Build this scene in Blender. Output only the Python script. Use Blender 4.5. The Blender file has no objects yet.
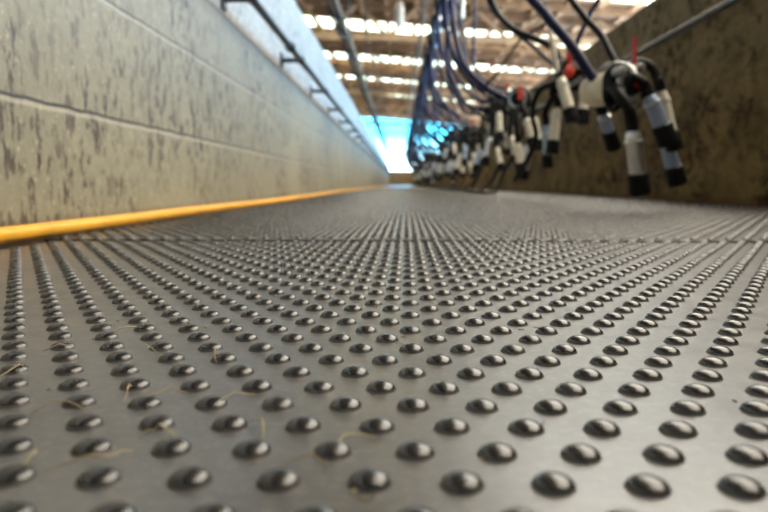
import bpy, math, random
import numpy as np
from mathutils import Vector, Matrix

random.seed(7)
rng = np.random.default_rng(7)
C = bpy.context.scene.collection
SC = bpy.context.scene
PI = math.pi

# ------------------------------------------------------------------ camera numbers
F = 683.0; CX, CY = 384.0, 256.0
H = 0.08                                   # lens height above the mats
PITCH = math.atan((CY - 184.0) / F)
YAW = math.atan(15.0 * math.cos(PITCH) / F)
CAM = Vector((0, 0, H))
FW = Vector((-math.sin(YAW) * math.cos(PITCH), math.cos(YAW) * math.cos(PITCH), -math.sin(PITCH)))
RT = Vector((math.cos(YAW), math.sin(YAW), 0))
UP = RT.cross(FW)
GF = Vector((-math.sin(YAW), math.cos(YAW), 0))


def at(px, py, Y):
    d = FW + RT * ((px - CX) / F) - UP * ((py - CY) / F)
    return CAM + d * (Y / d.y)


# ------------------------------------------------------------------ materials
def new_mat(name):
    m = bpy.data.materials.new(name); m.use_nodes = True
    nt = m.node_tree
    return m, nt, nt.nodes['Principled BSDF']


def plain(name, col, rough=0.5, metal=0.0, spec=0.5, var=0.0, scale=30, **kw):
    m, nt, b = new_mat(name)
    b.inputs['Base Color'].default_value = (*col, 1)
    b.inputs['Roughness'].default_value = rough
    b.inputs['Metallic'].default_value = metal
    b.inputs['Specular IOR Level'].default_value = spec
    for k, v in kw.items():
        b.inputs[k.replace('_', ' ')].default_value = v
    if var:
        tc = nt.nodes.new('ShaderNodeTexCoord')
        n = nt.nodes.new('ShaderNodeTexNoise'); n.inputs['Scale'].default_value = scale
        n.inputs['Detail'].default_value = 5
        nt.links.new(tc.outputs['Object'], n.inputs['Vector'])
        r = nt.nodes.new('ShaderNodeValToRGB')
        r.color_ramp.elements[0].position = .3; r.color_ramp.elements[1].position = .7
        r.color_ramp.elements[0].color = (*[c * (1 - var) for c in col], 1)
        r.color_ramp.elements[1].color = (*[min(1, c * (1 + var)) for c in col], 1)
        nt.links.new(n.outputs['Fac'], r.inputs['Fac'])
        nt.links.new(r.outputs['Color'], b.inputs['Base Color'])
    return m


def mixrgb(nt, a, b, fac):
    n = nt.nodes.new('ShaderNodeMix'); n.data_type = 'RGBA'
    for k, v in ((6, a), (7, b), (0, fac)):
        if hasattr(v, 'links') or hasattr(v, 'is_linked'):
            nt.links.new(v, n.inputs[k])
        elif k == 0:
            n.inputs[0].default_value = v
        else:
            n.inputs[k].default_value = (*v, 1)
    return n.outputs[2]


def ramp(nt, src, p0, p1, v0=0.0, v1=1.0):
    n = nt.nodes.new('ShaderNodeMapRange'); n.clamp = True
    nt.links.new(src, n.inputs[0])
    n.inputs[1].default_value = p0; n.inputs[2].default_value = p1
    n.inputs[3].default_value = v0; n.inputs[4].default_value = v1
    return n.outputs[0]


def noise(nt, vec, scale, detail=4, rough=.55, stretch=None):
    if stretch:
        mp = nt.nodes.new('ShaderNodeMapping'); mp.inputs['Scale'].default_value = stretch
        nt.links.new(vec, mp.inputs['Vector']); vec = mp.outputs[0]
    n = nt.nodes.new('ShaderNodeTexNoise'); n.inputs['Scale'].default_value = scale
    n.inputs['Detail'].default_value = detail; n.inputs['Roughness'].default_value = rough
    nt.links.new(vec, n.inputs['Vector'])
    return n.outputs['Fac']


def concrete(name, base, dark, stain, stain_lo, stain_hi, rough, joints, upper=None, spec=.5, joint_col=(.05, .035, .025), lip=None, big=1.3, stretch=(58, 58, 27), top=None):
    """block wall: vertical drip stains, thin course joints at the given heights"""
    m, nt, b = new_mat(name)
    L = nt.links
    geo = nt.nodes.new('ShaderNodeNewGeometry'); P = geo.outputs['Position']
    sep = nt.nodes.new('ShaderNodeSeparateXYZ'); L.new(P, sep.inputs[0])
    z = sep.outputs['Z']
    col = mixrgb(nt, base, dark, ramp(nt, noise(nt, P, big, 5), .35, .68))
    if upper:
        col = mixrgb(nt, col, upper, ramp(nt, z, .585, .588))
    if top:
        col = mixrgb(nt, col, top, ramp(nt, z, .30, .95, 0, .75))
    fine = ramp(nt, noise(nt, P, 42, 6, .75), .38, .66, 0, .8)
    col = mixrgb(nt, col, tuple(c * .62 for c in base), fine)
    speck = ramp(nt, noise(nt, P, 110, 3, .6), .60, .70, 0, .6)
    col = mixrgb(nt, col, tuple(min(1, c * 1.8) for c in base), speck)
    # drips run down the wall: noise stretched along z
    drip = noise(nt, P, 1.0, 4, .6, stretch=stretch)
    mask = ramp(nt, noise(nt, P, 3.2, 3), .38, .60)
    mul = nt.nodes.new('ShaderNodeMath'); mul.operation = 'MULTIPLY'
    L.new(ramp(nt, drip, stain_lo, stain_hi, 0, .97), mul.inputs[0]); L.new(mask, mul.inputs[1])
    col = mixrgb(nt, col, stain, mul.outputs[0])
    wob = ramp(nt, noise(nt, P, 14, 3), .3, .7, -.0016, .0016)
    zz = nt.nodes.new('ShaderNodeMath'); zz.operation = 'ADD'; L.new(z, zz.inputs[0]); L.new(wob, zz.inputs[1])
    bump_h = None
    for jz, half in joints:
        s = nt.nodes.new('ShaderNodeMath'); s.operation = 'SUBTRACT'; L.new(zz.outputs[0], s.inputs[0]); s.inputs[1].default_value = jz
        a = nt.nodes.new('ShaderNodeMath'); a.operation = 'ABSOLUTE'; L.new(s.outputs[0], a.inputs[0])
        f = ramp(nt, a.outputs[0], half, half * 1.7, 1, 0)
        col = mixrgb(nt, col, joint_col, f)
        bump_h = f if bump_h is None else bump_h
        if lip and half < .004:
            s2 = nt.nodes.new('ShaderNodeMath'); s2.operation = 'SUBTRACT'; L.new(zz.outputs[0], s2.inputs[0]); s2.inputs[1].default_value = jz - half * 3.2
            a2 = nt.nodes.new('ShaderNodeMath'); a2.operation = 'ABSOLUTE'; L.new(s2.outputs[0], a2.inputs[0])
            col = mixrgb(nt, col, lip, ramp(nt, a2.outputs[0], half * 1.2, half * 2.2, .55, 0))
    if upper:      # brown drips under the ledge
        dr = nt.nodes.new('ShaderNodeMath'); dr.operation = 'MULTIPLY'
        below = nt.nodes.new('ShaderNodeMath'); below.operation = 'MULTIPLY'
        L.new(ramp(nt, z, .535, .580, 0, .9), below.inputs[0]); L.new(ramp(nt, z, .587, .590, 1, 0), below.inputs[1])
        L.new(below.outputs[0], dr.inputs[0]); L.new(ramp(nt, noise(nt, P, 1, 3, .6, stretch=(30, 30, 5)), .3, .6, .3, 1), dr.inputs[1])
        col = mixrgb(nt, col, (.13, .085, .045), dr.outputs[0])
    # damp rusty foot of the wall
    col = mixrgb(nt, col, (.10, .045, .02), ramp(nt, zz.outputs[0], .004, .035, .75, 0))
    L.new(col, b.inputs['Base Color'])
    b.inputs['Roughness'].default_value = rough
    b.inputs['Specular IOR Level'].default_value = spec
    bp = nt.nodes.new('ShaderNodeBump'); bp.inputs['Strength'].default_value = .35; bp.inputs['Distance'].default_value = .004
    L.new(noise(nt, P, 70, 6, .65), bp.inputs['Height']); L.new(bp.outputs[0], b.inputs['Normal'])
    return m


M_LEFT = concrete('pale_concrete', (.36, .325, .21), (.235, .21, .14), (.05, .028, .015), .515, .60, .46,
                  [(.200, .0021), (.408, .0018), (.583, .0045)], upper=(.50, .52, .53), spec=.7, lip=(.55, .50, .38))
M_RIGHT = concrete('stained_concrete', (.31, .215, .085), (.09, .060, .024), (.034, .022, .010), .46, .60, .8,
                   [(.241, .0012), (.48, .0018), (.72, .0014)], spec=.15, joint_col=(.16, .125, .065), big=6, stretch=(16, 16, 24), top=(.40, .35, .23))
M_SLAB = plain('platform_concrete', (.30, .29, .26), .85, var=.25, scale=4)
M_FLOOR = plain('pit_concrete', (.04, .035, .03), .7, var=.4, scale=9)
M_END = plain('end_wall_concrete', (.24, .19, .12), .9, var=.3, scale=3)
M_EARTH = plain('yard_earth', (.42, .44, .42), .9, var=.3, scale=.4)

# rubber mat
M_MAT, nt, b = new_mat('black_rubber')
tc = nt.nodes.new('ShaderNodeNewGeometry'); P = tc.outputs['Position']
sepm = nt.nodes.new('ShaderNodeSeparateXYZ'); nt.links.new(P, sepm.inputs[0])
dust = ramp(nt, noise(nt, P, 7, 6, .62), .42, .75)
tco = nt.nodes.new('ShaderNodeTexCoord'); sepo = nt.nodes.new('ShaderNodeSeparateXYZ'); nt.links.new(tco.outputs['Object'], sepo.inputs[0])
fl = nt.nodes.new('ShaderNodeMath'); fl.operation = 'MULTIPLY'     # worn dusty flats; studs and cut edges stay clean black
nt.links.new(ramp(nt, sepo.outputs['Z'], .0002, .0014, 1, 0), fl.inputs[0]); nt.links.new(ramp(nt, sepo.outputs['Z'], -.0010, -.0003, 0, 1), fl.inputs[1])
flat = fl.outputs[0]
c0 = mixrgb(nt, (.068, .066, .066), (.120, .113, .108), dust)
brown_x = ramp(nt, sepm.outputs['X'], -.12, -.42, 0, .75)  # flats turn browner towards the pale wall
brown_mix = nt.nodes.new('ShaderNodeMath'); brown_mix.operation = 'MULTIPLY'; nt.links.new(brown_x, brown_mix.inputs[0])
nt.links.new(ramp(nt, noise(nt, P, 5, 5, .6), .36, .60), brown_mix.inputs[1])
c0 = mixrgb(nt, c0, (.075, .054, .034), brown_mix.outputs[0])
c1 = mixrgb(nt, (.013, .0115, .0108), c0, flat)
grit = ramp(nt, noise(nt, P, 260, 4, .7), .5, .72)
mm = nt.nodes.new('ShaderNodeMath'); mm.operation = 'MULTIPLY'; nt.links.new(grit, mm.inputs[0]); nt.links.new(flat, mm.inputs[1])
c2 = mixrgb(nt, c1, (.15, .14, .12), mm.outputs[0])
stn = ramp(nt, noise(nt, P, 22, 3, .5), .66, .74, 0, .55)
mm2 = nt.nodes.new('ShaderNodeMath'); mm2.operation = 'MULTIPLY'; nt.links.new(stn, mm2.inputs[0]); nt.links.new(flat, mm2.inputs[1])
c3 = mixrgb(nt, c2, (.15, .12, .08), mm2.outputs[0])
nt.links.new(c3, b.inputs['Base Color'])
rgh = nt.nodes.new('ShaderNodeMath'); rgh.operation = 'MULTIPLY_ADD'
nt.links.new(flat, rgh.inputs[0]); rgh.inputs[1].default_value = .08
nt.links.new(ramp(nt, noise(nt, P, 35, 5, .6), .3, .75, .21, .33), rgh.inputs[2])
nt.links.new(rgh.outputs[0], b.inputs['Roughness'])
nt.links.new(ramp(nt, flat, 0, 1, .75, .95), b.inputs['Specular IOR Level'])
bp = nt.nodes.new('ShaderNodeBump'); bp.inputs['Strength'].default_value = .06; bp.inputs['Distance'].default_value = .0003
nt.links.new(noise(nt, P, 420, 3, .6), bp.inputs['Height']); nt.links.new(bp.outputs[0], b.inputs['Normal'])

M_HOSE = plain('yellow_hose_plastic', (.90, .43, .02), .38, var=.12, scale=12)
M_BLACK = plain('black_liner_rubber', (.0035, .0035, .004), .5, spec=.2, var=.3, scale=60)
M_NAVY = plain('navy_tube_rubber', (.005, .008, .042), .42, spec=.22)
M_DARK = plain('dark_tube_rubber', (.005, .006, .010), .45, spec=.2)
M_STEEL = plain('brushed_steel', (.70, .70, .70), .33, 1.0, var=.12, scale=25)
M_CREAMS = plain('cream_shell', (.74, .69, .57), .35, var=.1, scale=40)  # cream reflection of steel shells put into the colour; also a pale tube
M_BLUES = plain('blue_reflection_shell', (.34, .43, .60), .3, .5)  # blue reflection of steel shells put into the colour
M_CLAW = plain('cream_claw_plastic', (.78, .70, .52), .35, var=.15, scale=30)
M_GREY = plain('grey_clamp_metal', (.45, .45, .44), .35, .9)
M_RED = plain('red_plastic', (.45, .025, .012), .4)
M_PIPE = plain('galvanised_pipe', (.12, .118, .11), .45, .8, var=.25, scale=18)
M_RAIL = plain('black_painted_steel', (.012, .013, .017), .4)
M_ROOF = plain('weathered_roof_sheet', (.21, .155, .11), .8, var=.35, scale=1.2)
M_TIMBER = plain('brown_timber', (.17, .105, .06), .8, var=.45, scale=3)
M_PALETIM = plain('pale_timber', (.32, .23, .15), .8, var=.3, scale=3)
M_DKSTEEL = plain('dark_steel', (.045, .042, .045), .45, .6, var=.4, scale=14)
M_WHITE = plain('white_enamel', (.50, .49, .45), .3)
M_STRAW = plain('dry_straw', (.42, .34, .19), .7)
M_GREEN = plain('green_fleck', (.03, .28, .10), .6)
M_CLAD = plain('unseen_wall_cladding', (.10, .09, .08), .85, var=.3, scale=2)
M_GALV = plain('gate_steel', (.40, .43, .46), .4, .8)

# translucent roof sheets: let the sky through
def sheet(name, tint, mix):
    m, nt, b = new_mat(name)
    for n in list(nt.nodes):
        if n.type == 'BSDF_PRINCIPLED': nt.nodes.remove(n)
    out = [n for n in nt.nodes if n.type == 'OUTPUT_MATERIAL'][0]
    tr = nt.nodes.new('ShaderNodeBsdfTransparent'); tr.inputs[0].default_value = (*tint, 1)
    tl = nt.nodes.new('ShaderNodeBsdfTranslucent'); tl.inputs[0].default_value = (*[c * .9 for c in tint], 1)
    mx = nt.nodes.new('ShaderNodeMixShader'); mx.inputs[0].default_value = mix
    nt.links.new(tr.outputs[0], mx.inputs[1]); nt.links.new(tl.outputs[0], mx.inputs[2]); nt.links.new(mx.outputs[0], out.inputs[0])
    return m


M_SKYL = sheet('yellowed_clear_sheet', (1.0, .90, .70), .25)
M_SKYW = sheet('added_skylight_sheet', (.92, .885, .82), .12)  # for the unseen skylight added to light the mats


# ------------------------------------------------------------------ mesh helpers
class MB:
    def __init__(s): s.v = []; s.f = []

    def add(s, vs, fs):
        o = len(s.v); s.v += [tuple(v) for v in vs]; s.f += [tuple(i + o for i in f) for f in fs]
        return s

    def box(s, lo, hi):
        x0, y0, z0 = lo; x1, y1, z1 = hi
        return s.add([(x0, y0, z0), (x1, y0, z0), (x1, y1, z0), (x0, y1, z0), (x0, y0, z1), (x1, y0, z1), (x1, y1, z1), (x0, y1, z1)],
                     [(0, 3, 2, 1), (4, 5, 6, 7), (0, 1, 5, 4), (1, 2, 6, 5), (2, 3, 7, 6), (3, 0, 4, 7)])

    def beam(s, a, b, w, h):
        a = Vector(a); b = Vector(b); d = (b - a).normalized()
        r = d.cross(Vector((0, 0, 1)))
        if r.length < 1e-3: r = Vector((1, 0, 0))
        r.normalize(); u = r.cross(d)
        vs = []
        for p in (a, b):
            for sx, sy in ((-1, -1), (1, -1), (1, 1), (-1, 1)):
                vs.append(p + r * (sx * w / 2) + u * (sy * h / 2))
        return s.add(vs, [(0, 1, 2, 3), (7, 6, 5, 4), (0, 4, 5, 1), (1, 5, 6, 2), (2, 6, 7, 3), (3, 7, 4, 0)])

    def tube(s, pts, r, n=10, cap=True):
        pts = [Vector(p) for p in pts]; N = len(pts)
        rr = r if isinstance(r, (list, tuple)) else [r] * N
        vs = []; prev = None
        for i, p in enumerate(pts):
            t = (pts[min(i + 1, N - 1)] - pts[max(i - 1, 0)]).normalized()
            if prev is None:
                a = t.cross(Vector((0, 0, 1)))
                if a.length < .05: a = t.cross(Vector((1, 0, 0)))
            else:
                a = prev - t * prev.dot(t)
            a.normalize(); prev = a; bb = t.cross(a)
            for k in range(n):
                q = 2 * PI * k / n
                vs.append(p + (a * math.cos(q) + bb * math.sin(q)) * rr[i])
        fs = []
        for i in range(N - 1):
            for k in range(n):
                fs.append((i * n + k, i * n + (k + 1) % n, (i + 1) * n + (k + 1) % n, (i + 1) * n + k))
        if cap:
            fs.append(tuple(reversed(range(n)))); fs.append(tuple((N - 1) * n + k for k in range(n)))
        return s.add(vs, fs)

    def lathe(s, base, axis, prof, n=16):
        """prof: list of (distance along the axis, radius)"""
        base = Vector(base); axis = Vector(axis).normalized()
        return s.tube_exact([base + axis * d for d, _ in prof], [max(r, .0003) for _, r in prof], axis, n)

    def tube_exact(s, pts, rr, axis, n):
        a = axis.cross(Vector((0, 0, 1)))
        if a.length < .05: a = axis.cross(Vector((1, 0, 0)))
        a.normalize(); bb = axis.cross(a); N = len(pts); vs = []
        for p, r in zip(pts, rr):
            for k in range(n):
                q = 2 * PI * k / n
                vs.append(p + (a * math.cos(q) + bb * math.sin(q)) * r)
        fs = []
        for i in range(N - 1):
            for k in range(n):
                fs.append((i * n + k, i * n + (k + 1) % n, (i + 1) * n + (k + 1) % n, (i + 1) * n + k))
        fs.append(tuple(reversed(range(n)))); fs.append(tuple((N - 1) * n + k for k in range(n)))
        return s.add(vs, fs)

    def build(s, name, mat, parent=None, smooth=True, origin=None):
        me = bpy.data.meshes.new(name)
        v = s.v
        if origin is not None:
            o = Vector(origin); v = [tuple(Vector(p) - o) for p in v]
        me.from_pydata(v, [], s.f); me.update()
        me.materials.append(mat)
        ob = bpy.data.objects.new(name, me); C.objects.link(ob)
        if origin is not None: ob.location = origin
        if parent is not None: ob.parent = parent
        if smooth:
            for p in me.polygons: p.use_smooth = True
            me.set_sharp_from_angle(angle=math.radians(40))
        return ob


def spline(pts, per=8):
    pts = [Vector(p) for p in pts]
    P = [pts[0] * 2 - pts[1]] + pts + [pts[-1] * 2 - pts[-2]]
    out = []
    for i in range(1, len(P) - 2):
        p0, p1, p2, p3 = P[i - 1:i + 3]
        for k in range(per):
            t = k / per
            out.append(.5 * ((2 * p1) + (p2 - p0) * t + (2 * p0 - 5 * p1 + 4 * p2 - p3) * t * t + (3 * p1 - p0 - 3 * p2 + p3) * t ** 3))
    out.append(pts[-1])
    return out


def tag(o, label, cat, group=None, kind=None):
    o['label'] = label; o['category'] = cat
    if group: o['group'] = group
    if kind: o['kind'] = kind
    return o


def struct(o, label=None):
    o['kind'] = 'structure'
    if label: o['label'] = label
    return o


def empty(name, loc):
    o = bpy.data.objects.new(name, None); C.objects.link(o); o.location = loc; o.empty_display_size = .05
    return o


def copy_tree(o, parent=None):
    c = o.copy(); C.objects.link(c)
    if parent is not None: c.parent = parent
    for ch in list(o.children): copy_tree(ch, c)
    return c


# ------------------------------------------------------------------ the pit
XL, XR = -.525, 1.275             # wall faces
Y0, Y1 = -2.2, 38.0               # pit ends
ZT = 1.0                          # platform level
bx = MB().box((XL - .2, Y0, -.06), (XR + .2, Y1 + .3, -.0125)); struct(bx.build('floor', M_FLOOR, smooth=False))
w = MB().box((XL - .2, Y0, -.0125), (XL, Y1, .587))
struct(w.build('wall_left', M_LEFT, smooth=False))
w = MB().box((XL - .2, Y0, .587), (XL - .004, Y1, ZT))
struct(w.build('trim_1', M_LEFT, smooth=False), 'bluish upper courses of the pale pit wall')
w = MB().box((XR, Y0, -.0125), (XR + .2, Y1, ZT)); struct(w.build('wall_right', M_RIGHT, smooth=False))
w = MB().box((XL, Y1, -.0125), (XR, Y1 + .25, .80)); struct(w.build('wall_far', M_END, smooth=False))
w = MB().box((XL - .2, Y0 - .2, -.0125), (XR + .2, Y0, ZT)); struct(w.build('wall_near', M_END, smooth=False))
SXL, SXR = -5.5, 5.0              # shed sides
YE = 42.0
w = MB().box((SXL, Y0 - 1, ZT - .15), (XL - .2, YE, ZT - .002)); struct(w.build('floor_platform_left', M_SLAB, smooth=False))
w = MB().box((XR + .2, Y0 - 1, ZT - .15), (SXR, YE, ZT - .002)); struct(w.build('floor_platform_right', M_SLAB, smooth=False))
w = MB().box((-60, YE + .02, .3), (60, 140, .70)); struct(w.build('ground', M_EARTH, smooth=False))


# shed shell: a single pitch falling towards +X
def zr(x): return 4.10 - .085 * (x + .6)


def slope_box(x0, x1, y0, y1, th, dz=0.0):
    m = MB()
    a, c = zr(x0) + dz, zr(x1) + dz
    m.add([(x0, y0, a), (x1, y0, c), (x1, y1, c), (x0, y1, a), (x0, y0, a + th), (x1, y0, c + th), (x1, y1, c + th), (x0, y1, a + th)],
          [(0, 3, 2, 1), (4, 5, 6, 7), (0, 1, 5, 4), (1, 2, 6, 5), (2, 3, 7, 6), (3, 0, 4, 7)])
    return m


strips = [12.8, 17.3, 21.8, 26.1, 30.4, 34.8]
SW = 1.4
roof = MB(); y = Y0 - 1
LSX, LSY0, LSY1 = 1.0, -.6, 12.7          # long unseen skylight, added as a light source over the dark side
for sy in strips + [YE]:
    e = sy if sy == YE else sy - .02
    if e > y:
        for (xa, xb, ya, yb) in ((SXL - .3, LSX, y, e), (LSX, SXR + .3, y, min(e, LSY0)), (LSX, SXR + .3, max(y, LSY1), e)):
            if yb > ya + .001:
                q = slope_box(xa, xb, ya, yb, .03); roof.add(q.v, q.f)
    y = sy + SW + .02
struct(roof.build('ceiling', M_ROOF, smooth=False))
for i, sy in enumerate(strips):
    struct(slope_box(SXL - .3, SXR + .3, sy - .02, sy + SW + .02, .006, .012).build('window_%d' % (i + 1), M_SKYL, smooth=False))
struct(slope_box(LSX - .02, SXR - .3, LSY0 - .02, LSY1 + .02, .006, .020).build('window_%d' % (len(strips) + 1), M_SKYW, smooth=False))  # out of view, added for stud highlights and whiter light
# purlins (across) and battens (along)
k = 1
tr = MB()
for j in range(int((YE - 8) / 1.1)):
    yy = 9 + j * 1.1
    if any(sy - .1 < yy < sy + SW + .1 for sy in strips): continue
    tr.beam((SXL, yy, zr(SXL) - .09), (SXR, yy, zr(SXR) - .09), .09, .17)
struct(tr.build('trim_2', M_TIMBER, smooth=False), 'brown purlins under the roof sheets')
tr = MB()
for j in range(19):
    xx = SXL + .3 + j * .62 + random.uniform(-.05, .05)
    tr.beam((xx, 6, zr(xx) - .035), (xx, YE, zr(xx) - .035), .10, .07)
struct(tr.build('trim_3', M_PALETIM, smooth=False), 'pale battens running the length of the roof')
# trusses
for i, yy in enumerate((15.4, 20.0, 24.6, 28.6, 33.0, 37.4)):
    t = MB()
    zb = 3.40
    t.beam((SXL, yy, zb), (SXR, yy, zb - .25), .09, .13)
    n = 8
    for j in range(n):
        xa = SXL + (SXR - SXL) * j / n; xb = SXL + (SXR - SXL) * (j + 1) / n; xm = (xa + xb) / 2
        t.beam((xa, yy, zb - .25 * j / n), (xm, yy, zr(xm) - .1), .06, .08)
        t.beam((xm, yy, zr(xm) - .1), (xb, yy, zb - .25 * (j + 1) / n), .06, .08)
    struct(t.build('trim_%d' % (4 + i), M_TIMBER if i % 2 else M_PALETIM, smooth=False), 'roof truss with crossed timber webs')
# posts at the shed sides
for i, yy in enumerate((1, 8, 14.8, 19.3, 23.6, 27.9, 32.2, 36.5, 41.8)):
    for s, xx in enumerate((SXL + .1, SXR - .1)):
        p = MB().box((xx - .07, yy - .07, ZT - .002), (xx + .07, yy + .07, zr(xx)))
        struct(p.build('column_%d' % (2 * i + s + 1), M_DKSTEEL, smooth=False))
w = MB().box((SXL - .3, Y0 - 1.1, ZT - .15), (SXR + .3, Y0 - 1.0, 5.2)); struct(w.build('wall_unseen_back', M_CLAD, smooth=False))  # unseen wall, added to keep reflections from behind dark
w = MB().box((SXL - .15, Y0 - 1, ZT - .15), (SXL - .05, YE, 4.8)); struct(w.build('wall_unseen_left', M_CLAD, smooth=False))  # unseen wall, added to cut the light from this side

# ------------------------------------------------------------------ rubber mats with moulded studs
D = .30536 * H; RD = D * .866; SR = .244 * D; SH = .136 * D
A0 = .0324 - YAW                  # columns lie slightly clockwise of the pit


def dome(nseg, rings):
    vs = []; fs = []
    for (r, z) in rings:
        for k in range(nseg):
            q = 2 * PI * (k + .5) / nseg
            vs.append((r * SR * math.cos(q), r * SR * math.sin(q), z * SH))
    top = len(vs); vs.append((0, 0, SH))
    R_ = len(rings)
    for i in range(R_ - 1):
        for k in range(nseg):
            fs.append((i * nseg + k, i * nseg + (k + 1) % nseg, (i + 1) * nseg + (k + 1) % nseg, (i + 1) * nseg + k))
    tris = [((R_ - 1) * nseg + k, (R_ - 1) * nseg + (k + 1) % nseg, top) for k in range(nseg)]
    return np.array(vs), np.array(fs), np.array(tris)


DOMES = [dome(18, [(1.03, -.02)] + [(math.cos(t), math.sin(t)) for t in (.12, .36, .60, .84, 1.08, 1.33)]),
         dome(10, [(1.03, -.02), (.95, .31), (.74, .67), (.40, .915)]),
         dome(7, [(1.03, -.02), (.87, .49), (.48, .875)]),
         dome(6, [(1.02, -.02), (.70, .78)])]


def mat_mesh(name, w0, w1, l0, l1, u_off, v_off, lod_y, rot, org):
    """a mat in its own frame (x across, y along): slab + studs on a staggered lattice"""
    V = []; Q = []; T = []; nv = 0
    r_ = .0010; t = -.012
    # slab with a rounded top edge
    prof = [(0, t), (0, -r_), (r_ * .3, -r_ * .3), (r_, 0)]
    ringv = []
    for ins, z in prof:
        ringv += [(w0 + ins, l0 + ins, z), (w1 - ins, l0 + ins, z), (w1 - ins, l1 - ins, z), (w0 + ins, l1 - ins, z)]
    V.append(np.array(ringv)); 
    for i in range(3):
        for k in range(4):
            Q.append([[i * 4 + k, i * 4 + (k + 1) % 4, (i + 1) * 4 + (k + 1) % 4, (i + 1) * 4 + k]])
    Q.append([[12, 13, 14, 15]]); Q.append([[3, 2, 1, 0]])
    Q = [np.array(q) for q in Q]
    nv = 16
    v_lo = int(math.ceil((l0 + .007 - v_off) / RD)); v_hi = int(math.floor((l1 - .007 - v_off) / RD))
    groups = {}
    cr, sr_ = math.cos(rot), math.sin(rot)
    for v in range(v_lo, v_hi + 1):
        yy = v_off + v * RD
        off = u_off + (.5 * D if v % 2 else 0)
        u0 = int(math.ceil((w0 + .012 - off) / D)); u1 = int(math.floor((w1 - .012 - off) / D))
        wy = org[1] + cr * yy
        lod = 0 if wy < 1.0 else 1 if wy < 2.6 else 2 if wy < 6 else 3
        groups.setdefault(lod, []).extend((off + u * D, yy) for u in range(u0, u1 + 1))
    for lod, pts in groups.items():
        dv, dq, dt = DOMES[lod]
        pts = np.array(pts); n = len(pts); m = len(dv)
        pts = pts + rng.normal(0, .00018, pts.shape)
        vv = np.repeat(dv[None], n, 0)
        vv[:, :, 2] *= rng.normal(1, .03, (n, 1))
        vv[:, :, 0] += pts[:, :1]; vv[:, :, 1] += pts[:, 1:]
        V.append(vv.reshape(-1, 3))
        offs = (nv + np.arange(n) * m)[:, None, None]
        Q.append((dq[None] + offs).reshape(-1, 4)); T.append((dt[None] + offs).reshape(-1, 3))
        nv += n * m
    V = np.concatenate(V); Q = np.concatenate(Q); T = np.concatenate(T)
    me = bpy.data.meshes.new(name)
    me.vertices.add(len(V)); me.vertices.foreach_set('co', V.astype(np.float32).ravel())
    me.loops.add(Q.size + T.size)
    me.loops.foreach_set('vertex_index', np.concatenate([Q.ravel(), T.ravel()]).astype(np.int32))
    me.polygons.add(len(Q) + len(T))
    starts = np.concatenate([np.arange(len(Q)) * 4, Q.size + np.arange(len(T)) * 3]).astype(np.int32)
    me.polygons.foreach_set('loop_start', starts)
    sm = np.ones(len(Q) + len(T), bool); sm[:14] = False
    me.polygons.foreach_set('use_smooth', sm)
    me.update(calc_edges=True); me.validate()
    me.materials.append(M_MAT)
    o = bpy.data.objects.new(name, me); C.objects.link(o)
    o.location = org; o.rotation_euler = (0, 0, rot)
    return o


# lattice origin of the first mat on the ground
g = RT * (-.0461 * H) + GF * (2.1953 * H)
ORD = ['first', 'second', 'third', 'fourth', 'fifth', 'sixth', 'seventh', 'eighth', 'ninth', 'tenth', 'eleventh', 'twelfth', 'thirteenth',
       'fourteenth', 'fifteenth', 'sixteenth', 'seventeenth', 'eighteenth', 'nineteenth', 'twentieth', 'twenty-first', 'twenty-second',
       'twenty-third', 'twenty-fourth', 'twenty-fifth', 'twenty-sixth', 'twenty-seventh', 'twenty-eighth', 'twenty-ninth', 'thirtieth']
WM0, WM1 = XL + .012, XR - .02
seams = [-.55, .955, 2.38, 3.8, 5.3, 6.8, 8.3, 9.8, 11.3, 12.8, 14.3, 15.8]
mat_labels = ['black studded rubber mat filling the front of the pit, dusted with straw bits',
              'black studded rubber mat just past the dark notched seam across the floor',
              'black studded rubber mat lying two seams along the pit floor']
for i in range(len(seams) - 1):
    l0, l1 = seams[i] + .010, seams[i + 1] - .010
    if i == 0:
        o = mat_mesh('rubber_mat', WM0 - g.x + .016, WM1 - g.x - .01, l0 - g.y, l1 - g.y, 0, 0, 0, -A0, (g.x, g.y, 0))
    else:
        ra = A0 if i < 3 else 0
        ogx = g.x + (l0 - g.y) * math.sin(A0) if i < 3 else .3 * D * (i % 3)
        o = mat_mesh('rubber_mat', WM0 + .002 - ogx, WM1 - .002 - ogx - ra * 1.5, 0, l1 - l0, 0, .011, 0, -ra, (ogx, l0, .0018))
    lab = mat_labels[i] if i < 3 else 'black studded rubber mat, %s in the run laid along the pit floor' % ORD[i]
    tag(o, lab, 'mat', 'rubber mats along the pit floor')
far = MB().box((WM0, 15.81, -.012), (WM1, 37.9, 0)); o = far.build('rubber_runner', M_MAT, smooth=False)
tag(o, 'long dark rubber runner covering the far end of the pit floor', 'mat')

# ------------------------------------------------------------------ yellow hose at the foot of the pale wall
hr = .0102
pts = []
y = -.6
while y < 36:
    wob = .004 * math.sin(y * 2.1) + .003 * math.sin(y * 5.3 + 1)
    if y > 1.6: wob += .012 * (1 + math.sin(y * 1.3 - 2.2)) + .006 * math.sin(y * 3.1)
    pts.append((XL + hr + .013 + wob, y, hr + .0002 + (SH * 1.1 + (.0019 if y > .7 else 0) if y < 15.9 else 0)))
    y += .12 if y < 4 else .3
h = MB().tube(pts, hr, 14).build('hose', M_HOSE)
tag(h, 'long yellow hose lying on the mats along the foot of the pale wall', 'hose')

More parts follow.
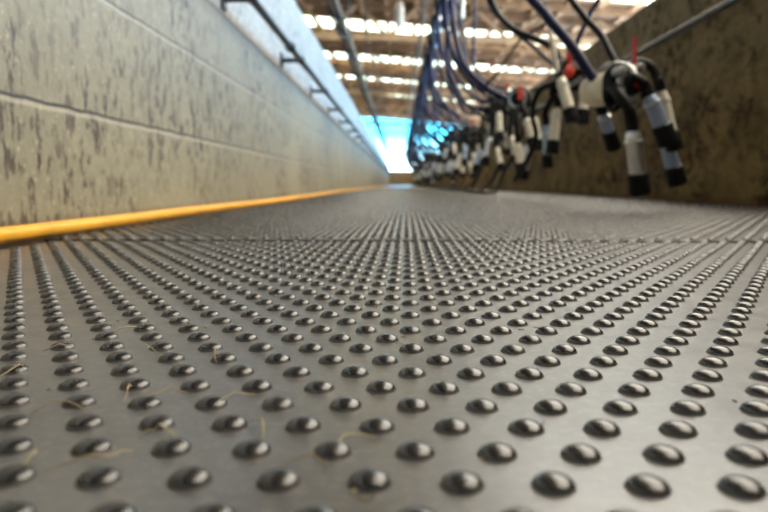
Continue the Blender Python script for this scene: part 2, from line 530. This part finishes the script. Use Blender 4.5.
# ------------------------------------------------------------------ black rail on brackets on the pale wall
rx, rz = XL + .085, .63
rail = empty('wall_rail', (rx, 2.10, rz))
tag(rail, 'black pipe rail on short brackets along the upper pale pit wall', 'rail')
MB().tube([(0, 0, 0)] + [(0, (37.5 - 2.04) * t / 20, 0) for t in range(1, 21)], .0135, 12).build('rail_pipe', M_RAIL, rail)
for j in range(35):
    yy = .0 + j * 1.02
    m = MB().tube([(0, yy, 0), (-.083, yy, 0)], .0105, 8)
    m.box((-.0875, yy - .025, -.03), (-.0815, yy + .025, .03))
    if j in (0,): m.lathe((0, yy - .02, 0), (0, 1, 0), [(0, .016), (.04, .016)], 12)
    else: m.lathe((0, yy - .015, 0), (0, 1, 0), [(0, .018), (.03, .018)], 12)
    m.build('bracket', M_RAIL, rail)
    if j == 1:
        MB().lathe((0, yy - .32, 0), (0, 1, 0), [(0, .014), (.004, .02), (.05, .02), (.054, .014)], 12).build('coupling', M_RAIL, rail)

# ------------------------------------------------------------------ grey pipe on the stained wall
px_, pz_ = XR - .075, H + .545 * (XR - .075)
wp = empty('wall_pipe', (px_, 2.28, pz_)); tag(wp, 'grey metal pipe fixed along the stained dark pit wall', 'pipe')
MB().tube([(0, (30.0) * t / 30, 0) for t in range(31)], .0155, 12).build('pipe_run', M_PIPE, wp)
MB().lathe((0, -.012, 0), (0, 1, 0), [(0, .022), (.07, .022), (.074, .018)], 14).build('end_cap', M_RAIL, wp)
for j in range(20):
    yy = .06 + j * 1.45
    m = MB().tube([(0, yy, 0), (.072, yy, 0)], .009, 8)
    m.box((.068, yy - .03, -.035), (.0745, yy + .03, .035)); m.lathe((0, yy - .015, 0), (0, 1, 0), [(0, .023), (.03, .023)], 12)
    m.build('bracket', M_RAIL, wp)

# ------------------------------------------------------------------ milking clusters
NVEC = Vector((.58, -.81, .06)).normalized()


def add_claw(root, c, axis, r=.055, body=M_CLAW, red=True, small=False, L=1.0):
    """claw bowl: cream bowl at the back, black rubber rim, grey clamp ring, red valve button"""
    c = Vector(c); axis = Vector(axis).normalized(); n = 12 if small else 22
    cl = MB().lathe(c, axis, [(-.075 * L, .012), (-.074 * L, r * .45), (-.066 * L, r * .74), (-.05 * L, r * .9), (-.012, r), (0, r)], n).build('claw_bowl', body, root)
    MB().lathe(c, axis, [(-.01, r * .9), (-.01, r * 1.15), (.004, r * 1.27), (.022, r * 1.2), (.026, r * .8)], n).build('claw_rim', M_BLACK, cl)
    MB().lathe(c, axis, [(.024, r * .95), (.026, r * .98), (.034, r * .95), (.036, r * .7)], n).build('clamp_ring', M_GREY, cl)
    m = MB().lathe(c, axis, [(.03, r * .72), (.05, r * .6), (.056, r * .36)], n)
    m.build('claw_cover', M_BLACK, cl)
    if red:
        MB().lathe(c, axis, [(.05, r * .34), (.058, r * .33), (.060, r * .22)], n).build('valve_button', M_RED, cl)
    return cl


def add_cup(root, path, top, bot, mat, r=.0215, small=False, neck=.0135):
    """teat cup hanging mouth down: steel shell, ring, liner mouthpiece, and the short milk tube bending back to the claw"""
    top = Vector(top); bot = Vector(bot); ax = (bot - top).normalized(); L = (bot - top).length
    n = 10 if small else 18
    hd = .05; sl = L - hd
    sh = MB().lathe(top, ax, [(0, r * .62), (.004, r * .7), (.010, r * .72), (.016, r * .93), (.03, r), (sl * .36, r * 1.0), (sl * .9, r * 1.03), (sl, r * 1.03)], n).build('shell', mat, root)
    MB().lathe(top, ax, [(sl * .26, r * .98), (sl * .26 + .001, r * 1.13), (sl * .26 + .006, r * 1.13), (sl * .26 + .007, r * .98)], n).build('shell_ring', M_STEEL, sh)
    MB().lathe(top, ax, [(sl - .004, r * 1.08), (sl, r * 1.34), (sl + .006, r * 1.40), (sl + .016, r * 1.33), (sl + .03, r * 1.36), (sl + hd - .006, r * 1.44), (sl + hd, r * 1.36), (sl + hd, r * .6), (sl + hd - .02, r * .5)], n).build('mouthpiece', M_BLACK, sh)
    if path:
        pp = spline([Vector(p) for p in path] + [top - ax * .02, top + ax * .006], 4 if small else 7)
        k = len(pp)
        rad = [neck * (.92 if i < k * .5 else 1 + .25 * (i / k - .5)) for i in range(k)]
        MB().tube(pp, rad, 8 if small else 12).build('short_milk_tube', M_BLACK, sh)
    return sh


def add_hose(root, name, pts, r, mat, small=False):
    return MB().tube(spline(pts, 5 if small else 9), r, 8 if small else 12).build(name, mat, root)


def detach(root):
    """children were modelled in place: shift them into the root's own frame"""
    off = root.location.copy()
    for ch in root.children:
        ch.location = ch.location - off


GROUP = 'milking clusters hanging along the pit'
PZ = 1.5225                                # pulsator nozzles


def nz(Y, a, b): return Vector((.36 + a * .03, Y + b * .03, PZ - .001))


# --- the big cluster by the camera
Z1 = 1.8
c1 = at(619, 86, Z1)
r1 = empty('milking_cluster', (c1.x, c1.y, c1.z))
cl = add_claw(r1, c1, (.58, -.81, .06), .047, L=1.5)
for (ang, rr_) in ((.5, .052), (2.2, .05)):
    u = NVEC.cross(Vector((0, 0, 1))).normalized(); v = u.cross(NVEC)
    MB().lathe(c1 + u * rr_ * math.cos(ang) + v * rr_ * math.sin(ang) + NVEC * .02, NVEC, [(0, .012), (.03, .012), (.032, .006)], 10).build('claw_nipple', M_GREY, cl)
MB().tube(spline([at(600, 72, 1.83), at(608, 66, 1.81), at(622, 65, 1.78), at(632, 70, 1.76), at(637, 82, 1.75)], 7), .009, 10).build('bail_handle', M_GREY, cl)
A = dict(mat=M_STEEL)
add_cup(r1, [at(612, 86, 1.76), at(620, 96, 1.72), at(628, 108, 1.71)], at(632, 128, 1.72), at(640, 194, 1.74), M_STEEL, .0195, neck=.0155)
add_cup(r1, [at(626, 80, 1.78), at(634, 78, 1.75), at(642, 82, 1.75)], at(648, 93, 1.76), at(669, 144, 1.77), M_BLUES, .0195)
add_cup(r1, [at(622, 70, 1.86), at(637, 62, 1.88), at(650, 66, 1.88), at(657, 78, 1.88)], at(660, 88, 1.88), at(675, 150, 1.90), M_CREAMS, .0165)
add_cup(r1, [at(620, 100, 1.90), at(640, 92, 1.93), at(652, 105, 1.93)], at(660, 122, 1.93), at(678, 184, 1.95), M_BLUES, .0195)
add_cup(r1, [at(604, 96, 1.84), at(602, 102, 1.86)], at(602, 111, 1.88), at(614, 148, 1.92), M_BLUES, .0155)
add_hose(r1, 'milk_hose', [nz(2.1, -1, -1), at(505, -110, 1.95), at(522, -20, 1.92), at(545, 14, 1.88), at(570, 44, 1.85), at(592, 76, 1.83), at(602, 84, 1.82)], .0135, M_NAVY)
add_hose(r1, 'pulse_tube', [nz(2.1, 1, -1), at(540, -110, 2.0), at(562, -20, 1.95), at(582, 14, 1.9), at(600, 34, 1.87), at(612, 56, 1.83), at(622, 74, 1.80)], .0095, M_DARK)
add_hose(r1, 'air_tube', [at(625, 78, 1.78), at(622, 96, 1.74), at(614, 110, 1.75), at(606, 100, 1.78), at(606, 82, 1.79), at(616, 70, 1.79), at(632, 68, 1.79)], .0075, M_BLACK)
m = MB(); m.beam(at(634, 37, 1.80), at(634, 62, 1.80), .016, .008); m.tube([at(634, 58, 1.80), at(632, 72, 1.79)], .004, 8); 
m.build('red_clip', M_RED, r1)
detach(r1)
tag(r1, 'big milking cluster in front, its red clip standing up beside the grey pipe', 'milking cluster', GROUP)

# --- second cluster: red block on top, four cream cups
Z2 = 2.6
c2 = at(572, 76, Z2 + .06)
r2 = empty('milking_cluster', (c2.x, c2.y, c2.z))
cl = add_claw(r2, c2, (-.4, -.9, .15), .05, M_BLACK, False)
q = MB().lathe(at(568, 72, Z2), (.1, -1, .1), [(-.03, .018), (.0, .024), (.015, .022), (.018, .012)], 16); q.lathe(at(569, 58, Z2), (0, 0, 1), [(-.03, .008), (0, .010), (.03, .010), (.034, .006)], 12)
q.build('valve_block', M_RED, cl)
add_cup(r2, [at(566, 66, 2.62), at(560, 62, 2.56)], at(560, 76, 2.54), at(573, 122, 2.52), M_CREAMS, .0195)
add_cup(r2, [at(574, 72, 2.62), at(584, 72, 2.58)], at(586, 80, 2.58), at(582, 124, 2.56), M_CREAMS, .018)
add_cup(r2, [at(562, 80, 2.68), at(552, 92, 2.70)], at(557, 106, 2.70), at(552, 154, 2.70), M_CREAMS, .019)
add_cup(r2, [at(560, 84, 2.74), at(546, 110, 2.76)], at(546, 124, 2.78), at(548, 168, 2.78), M_BLUES, .0165)
MB().tube(spline([at(550, 30, 2.52), at(552, 42, 2.52), at(555, 60, 2.53), at(559, 78, 2.54)], 6), .009, 10).build('vacuum_tube', M_CREAMS, r2)
add_hose(r2, 'milk_hose', [nz(2.95, -1, -1), at(480, -60, 2.92), at(482, -40, 2.9), at(494, 6, 2.8), at(512, 28, 2.7), at(538, 40, 2.62), at(553, 48, 2.58), at(560, 62, 2.58), at(568, 78, 2.62)], .0125, M_DARK)
add_hose(r2, 'pulse_tube', [nz(2.95, -1, 1), at(470, -60, 2.95), at(488, 0, 2.85), at(505, 24, 2.75), at(530, 44, 2.66), at(548, 60, 2.64), at(560, 70, 2.64)], .0075, M_NAVY)
add_hose(r2, 'air_tube', [nz(2.95, 1, -1), at(560, -120, 2.85), at(604, -30, 2.75), at(590, 14, 2.72), at(578, 40, 2.7), at(572, 70, 2.68)], .010, M_NAVY)
add_hose(r2, 'drain_tube', [at(558, 82, 2.66), at(540, 90, 2.7), at(532, 112, 2.74), at(536, 136, 2.78), at(528, 158, 2.84), at(515, 180, 2.95)], .0105, M_BLACK)
detach(r2)
tag(r2, 'milking cluster with an orange-red valve block and three cream cups, just behind the big one', 'milking cluster', GROUP)

# --- third
Z3 = 3.45
c3 = at(520, 100, Z3)
r3 = empty('milking_cluster', (c3.x, c3.y, c3.z))
cl = add_claw(r3, c3, (-.55, -.8, .1), .05, M_CLAW, False)
MB().beam(at(520, 86, Z3 - .05), at(520, 100, Z3 - .06), .02, .02).build('valve_block', M_RED, cl)
add_cup(r3, [at(522, 100, 3.4), at(524, 108, 3.36)], at(526, 117, 3.35), at(534, 148, 3.34), M_CREAMS, .019)
add_cup(r3, [at(526, 100, 3.46), at(533, 108, 3.44)], at(534, 116, 3.44), at(540, 150, 3.44), M_CREAMS, .018)
add_cup(r3, [at(518, 106, 3.4), at(516, 120, 3.36)], at(518, 142, 3.36), at(521, 174, 3.36), M_CREAMS, .019)
add_cup(r3, [at(524, 106, 3.55), at(528, 130, 3.56)], at(528, 144, 3.56), at(523, 180, 3.56), M_STEEL, .0205)
add_hose(r3, 'milk_hose', [nz(3.8, -1, -1), at(452, -20, 3.9), at(454, 26, 3.75), at(463, 62, 3.6), at(482, 84, 3.52), at(505, 98, 3.48), at(518, 104, 3.47)], .0150, M_NAVY)
add_hose(r3, 'pulse_tube', [nz(3.8, -1, 1), at(462, -20, 3.9), at(460, 30, 3.8), at(470, 70, 3.7), at(492, 92, 3.6), at(512, 96, 3.5)], .009, M_DARK)
add_hose(r3, 'air_tube', [nz(3.8, 1, -1), at(546, 6, 3.3), at(520, 40, 3.35), at(498, 72, 3.4), at(486, 88, 3.45), at(500, 104, 3.46), at(516, 106, 3.46)], .006, M_DARK)
add_hose(r3, 'drain_tube', [at(535, 112, 3.5), at(548, 104, 3.52), at(552, 92, 3.54), at(546, 84, 3.55), at(535, 90, 3.52)], .0095, M_BLACK)
detach(r3)
tag(r3, 'milking cluster with a red tab upright against pale grey wall, third down the row', 'milking cluster', GROUP)


# --- the rest of the row: a few variants, then copies
ZC = .54; XC = .62


def variant(seed):
    rd = random.Random(seed)
    root = empty('milking_cluster', (0, 0, 0))
    cx, cy, cz = rd.uniform(-.05, .05), rd.uniform(-.04, .04), rd.uniform(-.06, .07)
    c = Vector((cx, cy, cz))
    cl = add_claw(root, c, (rd.uniform(-.9, -.2), -.8, rd.uniform(-.1, .3)), .05, rd.choice([M_CLAW, M_CLAW, M_GREY]), False, True)
    if rd.random() < .6:
        MB().beam(c + Vector((.02, -.06, .03)), c + Vector((.03, -.062, .07)), .024, .02).build('valve_block', M_RED, cl)
    for i in range(4):
        a = -2.6 + i * .85 + rd.uniform(-.25, .25)
        ox, oy = .085 * math.cos(a), .085 * math.sin(a) * .9
        zt = -.05 - (.03 if i % 2 else .14) - rd.uniform(0, .10)
        L = rd.uniform(.165, .18)
        tilt = Vector((math.cos(a) * .18 + rd.uniform(-.12, .2), math.sin(a) * .12, -1)).normalized()
        add_cup(root, [c + Vector((ox * .45, oy * .45, .01)), c + Vector((ox * .9, oy * .9, .03 + zt * .3))], c + Vector((ox, oy, zt)), c + Vector((ox, oy, zt)) + tilt * L,
                rd.choice([M_CREAMS, M_CREAMS, M_STEEL, M_STEEL, M_BLUES]), .0185, True)
    N = lambda a, b: Vector((.36 - XC + a * .03, .25 + b * .03, PZ - ZC))
    hx = -.27 + rd.uniform(-.05, .04)
    u = lambda v: rd.uniform(-v, v)
    add_hose(root, 'milk_hose', [N(-1, -1), (hx - .07, .2, .72), (hx - .06 + u(.04), .12, .40 + u(.06)), (hx * .55, .06, .14 + u(.04)), (cx - .05, .02 + cy, cz + .03), c], .0155, M_NAVY, True)
    add_hose(root, 'pulse_tube', [N(1, -1), (hx + u(.05), .22, .76), (hx - .02 + u(.06), .16, .36 + u(.08)), (hx * .5, .1, .10 + u(.05)), c + Vector((0, .02, .03))], .0115, M_NAVY if rd.random() < .6 else M_DARK, True)
    add_hose(root, 'air_tube', [N(1, 1), (hx + .10 + u(.04), .2, .66), (hx * .5 + u(.1), .12, .25), c + Vector((.02, .03, .04))], .009, M_NAVY, True)
    add_hose(root, 'wash_tube', [N(-1, 1), (hx - .08 + u(.04), .28, .62), (hx - .02 + u(.05), .2, .26), (hx * .3 + .08, .12, .02), c + Vector((.10, .06, -.12)), c + Vector((.02, .05, -.05))], .011, M_DARK, True)
    add_hose(root, 'drain_tube', [c + Vector((.02, .03, -.02)), c + Vector((.10, .06, .02)), (.15, .08, -.12), (.08 + u(.06), .10, -.40), (-.02, .06, -.505), (-.12, .0, -.512), (-.2 + u(.04), -.08, -.50)], .0105, M_BLACK, True)
    return root


protos = [variant(q) for q in (11, 23, 31, 47, 59, 67, 83)]
NC = 33
for i in range(3, NC):
    k = (i - 3) % 7
    root = protos[k] if i - 3 < 7 else copy_tree(protos[k])
    root.location = (XC, 3.45 + (i - 2) * .76, ZC)
    tag(root, 'milking cluster with dangling cups, %s from the front of the hanging row' % ORD[i] if i < len(ORD) else 'milking cluster with dangling cups, number %d from the front of the hanging row' % (i + 1), 'milking cluster', GROUP)

# ------------------------------------------------------------------ overhead milk line with pulsators, and the rail over the pale side
lx, lz = .36, 1.72
ml = empty('milk_line', (lx, 1.0, lz)); tag(ml, 'long overhead pipe that the milking hoses hang from', 'pipe')
MB().tube([(0, t * 1.0, 0) for t in range(0, 36)], .027, 12).build('pipe_run', M_STEEL, ml)
MB().tube([(-.11, t * 1.0, .10) for t in range(0, 36)], .018, 10).build('vacuum_pipe', M_PIPE, ml)
for j in range(8):
    yy = 1.5 + j * 4.6
    MB().tube([(0, yy, .02), (0, yy, zr(lx) - lz - .16)], .01, 8).build('hanger', M_DKSTEEL, ml)
for i in range(NC):
    Y = (2.1, 2.95, 3.8)[i] if i < 3 else 3.45 + (i - 2) * .76 + .25
    root = empty('pulsator', (lx, Y, lz - .0275))
    MB().box((-.068, -.06, -.13), (.068, .06, -.02)).build('body', M_DKSTEEL, root, smooth=False)
    MB().lathe((0, -.06, -.075), (0, -1, 0), [(0, .046), (.03, .046), (.045, .026)], 14).build('cap', M_STEEL, root)
    m = MB()
    for xx in (-.03, .03):
        for yy in (-.03, .03): m.tube([(xx, yy, -.125), (xx, yy, -.17)], .009, 8)
    m.build('nozzle', M_GREY, root)
    MB().box((-.012, -.02, -.021), (.012, .02, .0)).build('bracket', M_GREY, root, smooth=False)
    tag(root, 'dark pulsator box on the overhead milk pipe, %s from the front' % (ORD[i] if i < len(ORD) else 'number %d' % (i + 1)), 'pulsator', 'pulsators on the overhead pipe')

ox = -.60
ol = empty('overhead_rail', (ox, 2.0, 1.72)); tag(ol, 'dark overhead rail wound with cable running along the pale side', 'rail')
MB().box((-.04, 0, -.04), (.04, 33, .04)).build('rail_beam', M_RAIL, ol, smooth=False)
MB().tube([(.062 * math.cos(t * .9), t * .12, .062 * math.sin(t * .9)) for t in range(0, 275)], .016, 6).build('cable', M_DARK, ol)
MB().tube([(.075 * math.cos(t * .9 + 3), t * .24, .075 * math.sin(t * .9 + 3)) for t in range(0, 137)], .010, 6).build('clip_line', M_PIPE, ol)
MB().beam((0, 8.3, .04), (-.85, 8.9, 2.28), .10, .10).build('brace', M_PALETIM, ol, smooth=False)
for j in range(7):
    yy = 2 + j * 4.4
    MB().tube([(0, yy, .03), (0, yy, zr(ox) - 1.72 - .16)], .012, 8).build('hanger', M_DKSTEEL, ol)
# pale jars on the overhead space
for i, (jx, jy, jz, lab) in enumerate(((.0, 12.5, 2.88, 'white hanging lamp jar under the roof beams over the pit'), (.98, 11.5, 2.75, 'white hanging lamp jar under the roof beams beyond the blue hoses'))):
    root = empty('hanging_lamp', (jx, jy, jz))
    MB().lathe((0, 0, 0), (0, 0, 1), [(0, .04), (.01, .07), (.06, .085), (.30, .085), (.36, .06), (.40, .04)], 16).build('globe', M_WHITE, root)
    MB().tube([(0, 0, .39), (0, 0, zr(jx) - jz - .05)], .012, 8).build('stem', M_DKSTEEL, root)
    tag(root, lab, 'lamp', 'pale hanging lamps')

# ------------------------------------------------------------------ yard gate beyond the open end
gate = empty('yard_gate', (-.2, 52, .7)); tag(gate, 'pale metal yard gate standing beyond the open end of the shed', 'gate')
m = MB()
for zz in (.3, .7, 1.1, 1.5): m.tube([(-5, 0, zz), (6, 0, zz)], .03, 8)
m.build('gate_rails', M_GALV, gate)
for xx in (-5, -2.2, .6, 3.4, 6): MB().tube([(xx, 0, 0), (xx, 0, 1.9)], .05, 8).build('post', M_GALV, gate)

# ------------------------------------------------------------------ straw on the front mat
spots = [(162, 396, 'curled'), (130, 393, 'long thin'), (20, 372, 'short'), (148, 352, 'bent'), (305, 463, 'pale'), (262, 428, 'thin curved'), (346, 441, 'clumped'), (160, 436, 'looped'), (95, 466, 'flat'),
         (60, 410, 'fine'), (235, 400, 'small'), (126, 332, 'slender'), (60, 350, 'upturned'), (215, 358, 'tiny'), (36, 460, 'broken')]
for i, (sx, sy, kind) in enumerate(spots):
    d = FW + RT * ((sx - CX) / F) - UP * ((sy - CY) / F)
    p = CAM + d * (-(H - .001) / d.z)
    rd = random.Random(i * 7 + 3)
    a = rd.uniform(0, PI); L = rd.uniform(.012, .026); bend = rd.uniform(-.5, .5)
    pts = []
    for t in range(7):
        s = (t / 6 - .5) * L
        pts.append((s * math.cos(a) - bend * (s * s / L * 2) * math.sin(a), s * math.sin(a) + bend * (s * s / L * 2) * math.cos(a), .0006 + .0035 * math.sin(t / 6 * PI) * rd.uniform(.6, 1.3)))
    o = MB().tube(pts, [.00015, .00024, .0003, .0003, .00028, .00024, .00015], 5).build('straw_wisp', M_STRAW)
    o.location = (p.x, p.y, 0)
    rank = sorted(q[1] for q in spots)[::-1].index(sy)
    tag(o, 'tan straw wisp on the studded mat, %s of the wisps counted away from the camera' % ORD[rank], 'straw', 'straw wisps on the front mat')
# loose chaff nobody could count
m = MB(); rd = random.Random(5)
for i in range(150):
    x = rd.triangular(-.5, .6, -.2); y = rd.uniform(.16, .9)
    a = rd.uniform(0, PI); L = rd.uniform(.001, .004)
    m.tube([(x, y, .0004), (x + L * math.cos(a), y + L * math.sin(a), .0005)], rd.uniform(.0002, .0004), 4)
o = m.build('chaff', M_STRAW); tag(o, 'fine tan chaff scattered over the front studded mat', 'chaff', kind='stuff')

# ------------------------------------------------------------------ sky, camera
wd = bpy.data.worlds.new('sky'); SC.world = wd; wd.use_nodes = True
nt = wd.node_tree; bg = nt.nodes['Background']
tcw = nt.nodes.new('ShaderNodeTexCoord'); sp = nt.nodes.new('ShaderNodeSeparateXYZ'); nt.links.new(tcw.outputs['Generated'], sp.inputs[0])
cr = nt.nodes.new('ShaderNodeValToRGB'); nt.links.new(sp.outputs['Z'], cr.inputs[0])
e = cr.color_ramp.elements
e[0].position = 0.0; e[0].color = (.9, .95, 1.0, 1)
e[1].position = 1.0; e[1].color = (1.0, .97, .92, 1)
x = e.new(.035); x.color = (.40, .78, .95, 1)
x = e.new(.07); x.color = (.05, .52, .85, 1)
x = e.new(.16); x.color = (.12, .50, 1.0, 1)
x = e.new(.30); x.color = (.55, .76, 1.0, 1)
x = e.new(.58); x.color = (1.0, .96, .90, 1)
nt.links.new(cr.outputs[0], bg.inputs[0]); bg.inputs[1].default_value = 6.0

cd = bpy.data.cameras.new('camera'); cam = bpy.data.objects.new('camera', cd); C.objects.link(cam)
cd.sensor_width = 36.0; cd.lens = F / 768 * 36; cd.clip_start = .01; cd.clip_end = 400
rot = Matrix((RT, UP, -FW)).transposed()
cam.matrix_world = Matrix.Translation(CAM) @ rot.to_4x4()
cd.dof.use_dof = True; cd.dof.focus_distance = .38
cd.dof.aperture_fstop = (cd.lens / 1000) / .0032
SC.camera = cam
SC.view_settings.view_transform = 'Standard'; SC.view_settings.look = 'None'
SC.view_settings.gamma = 1; SC.view_settings.use_curve_mapping = False
SC.view_settings.exposure = 0.6
SC.cycles.use_denoising = True
SC.cycles.max_bounces = 8; SC.cycles.diffuse_bounces = 4; SC.cycles.sample_clamp_indirect = 10
SC.cycles.transparent_max_bounces = 12
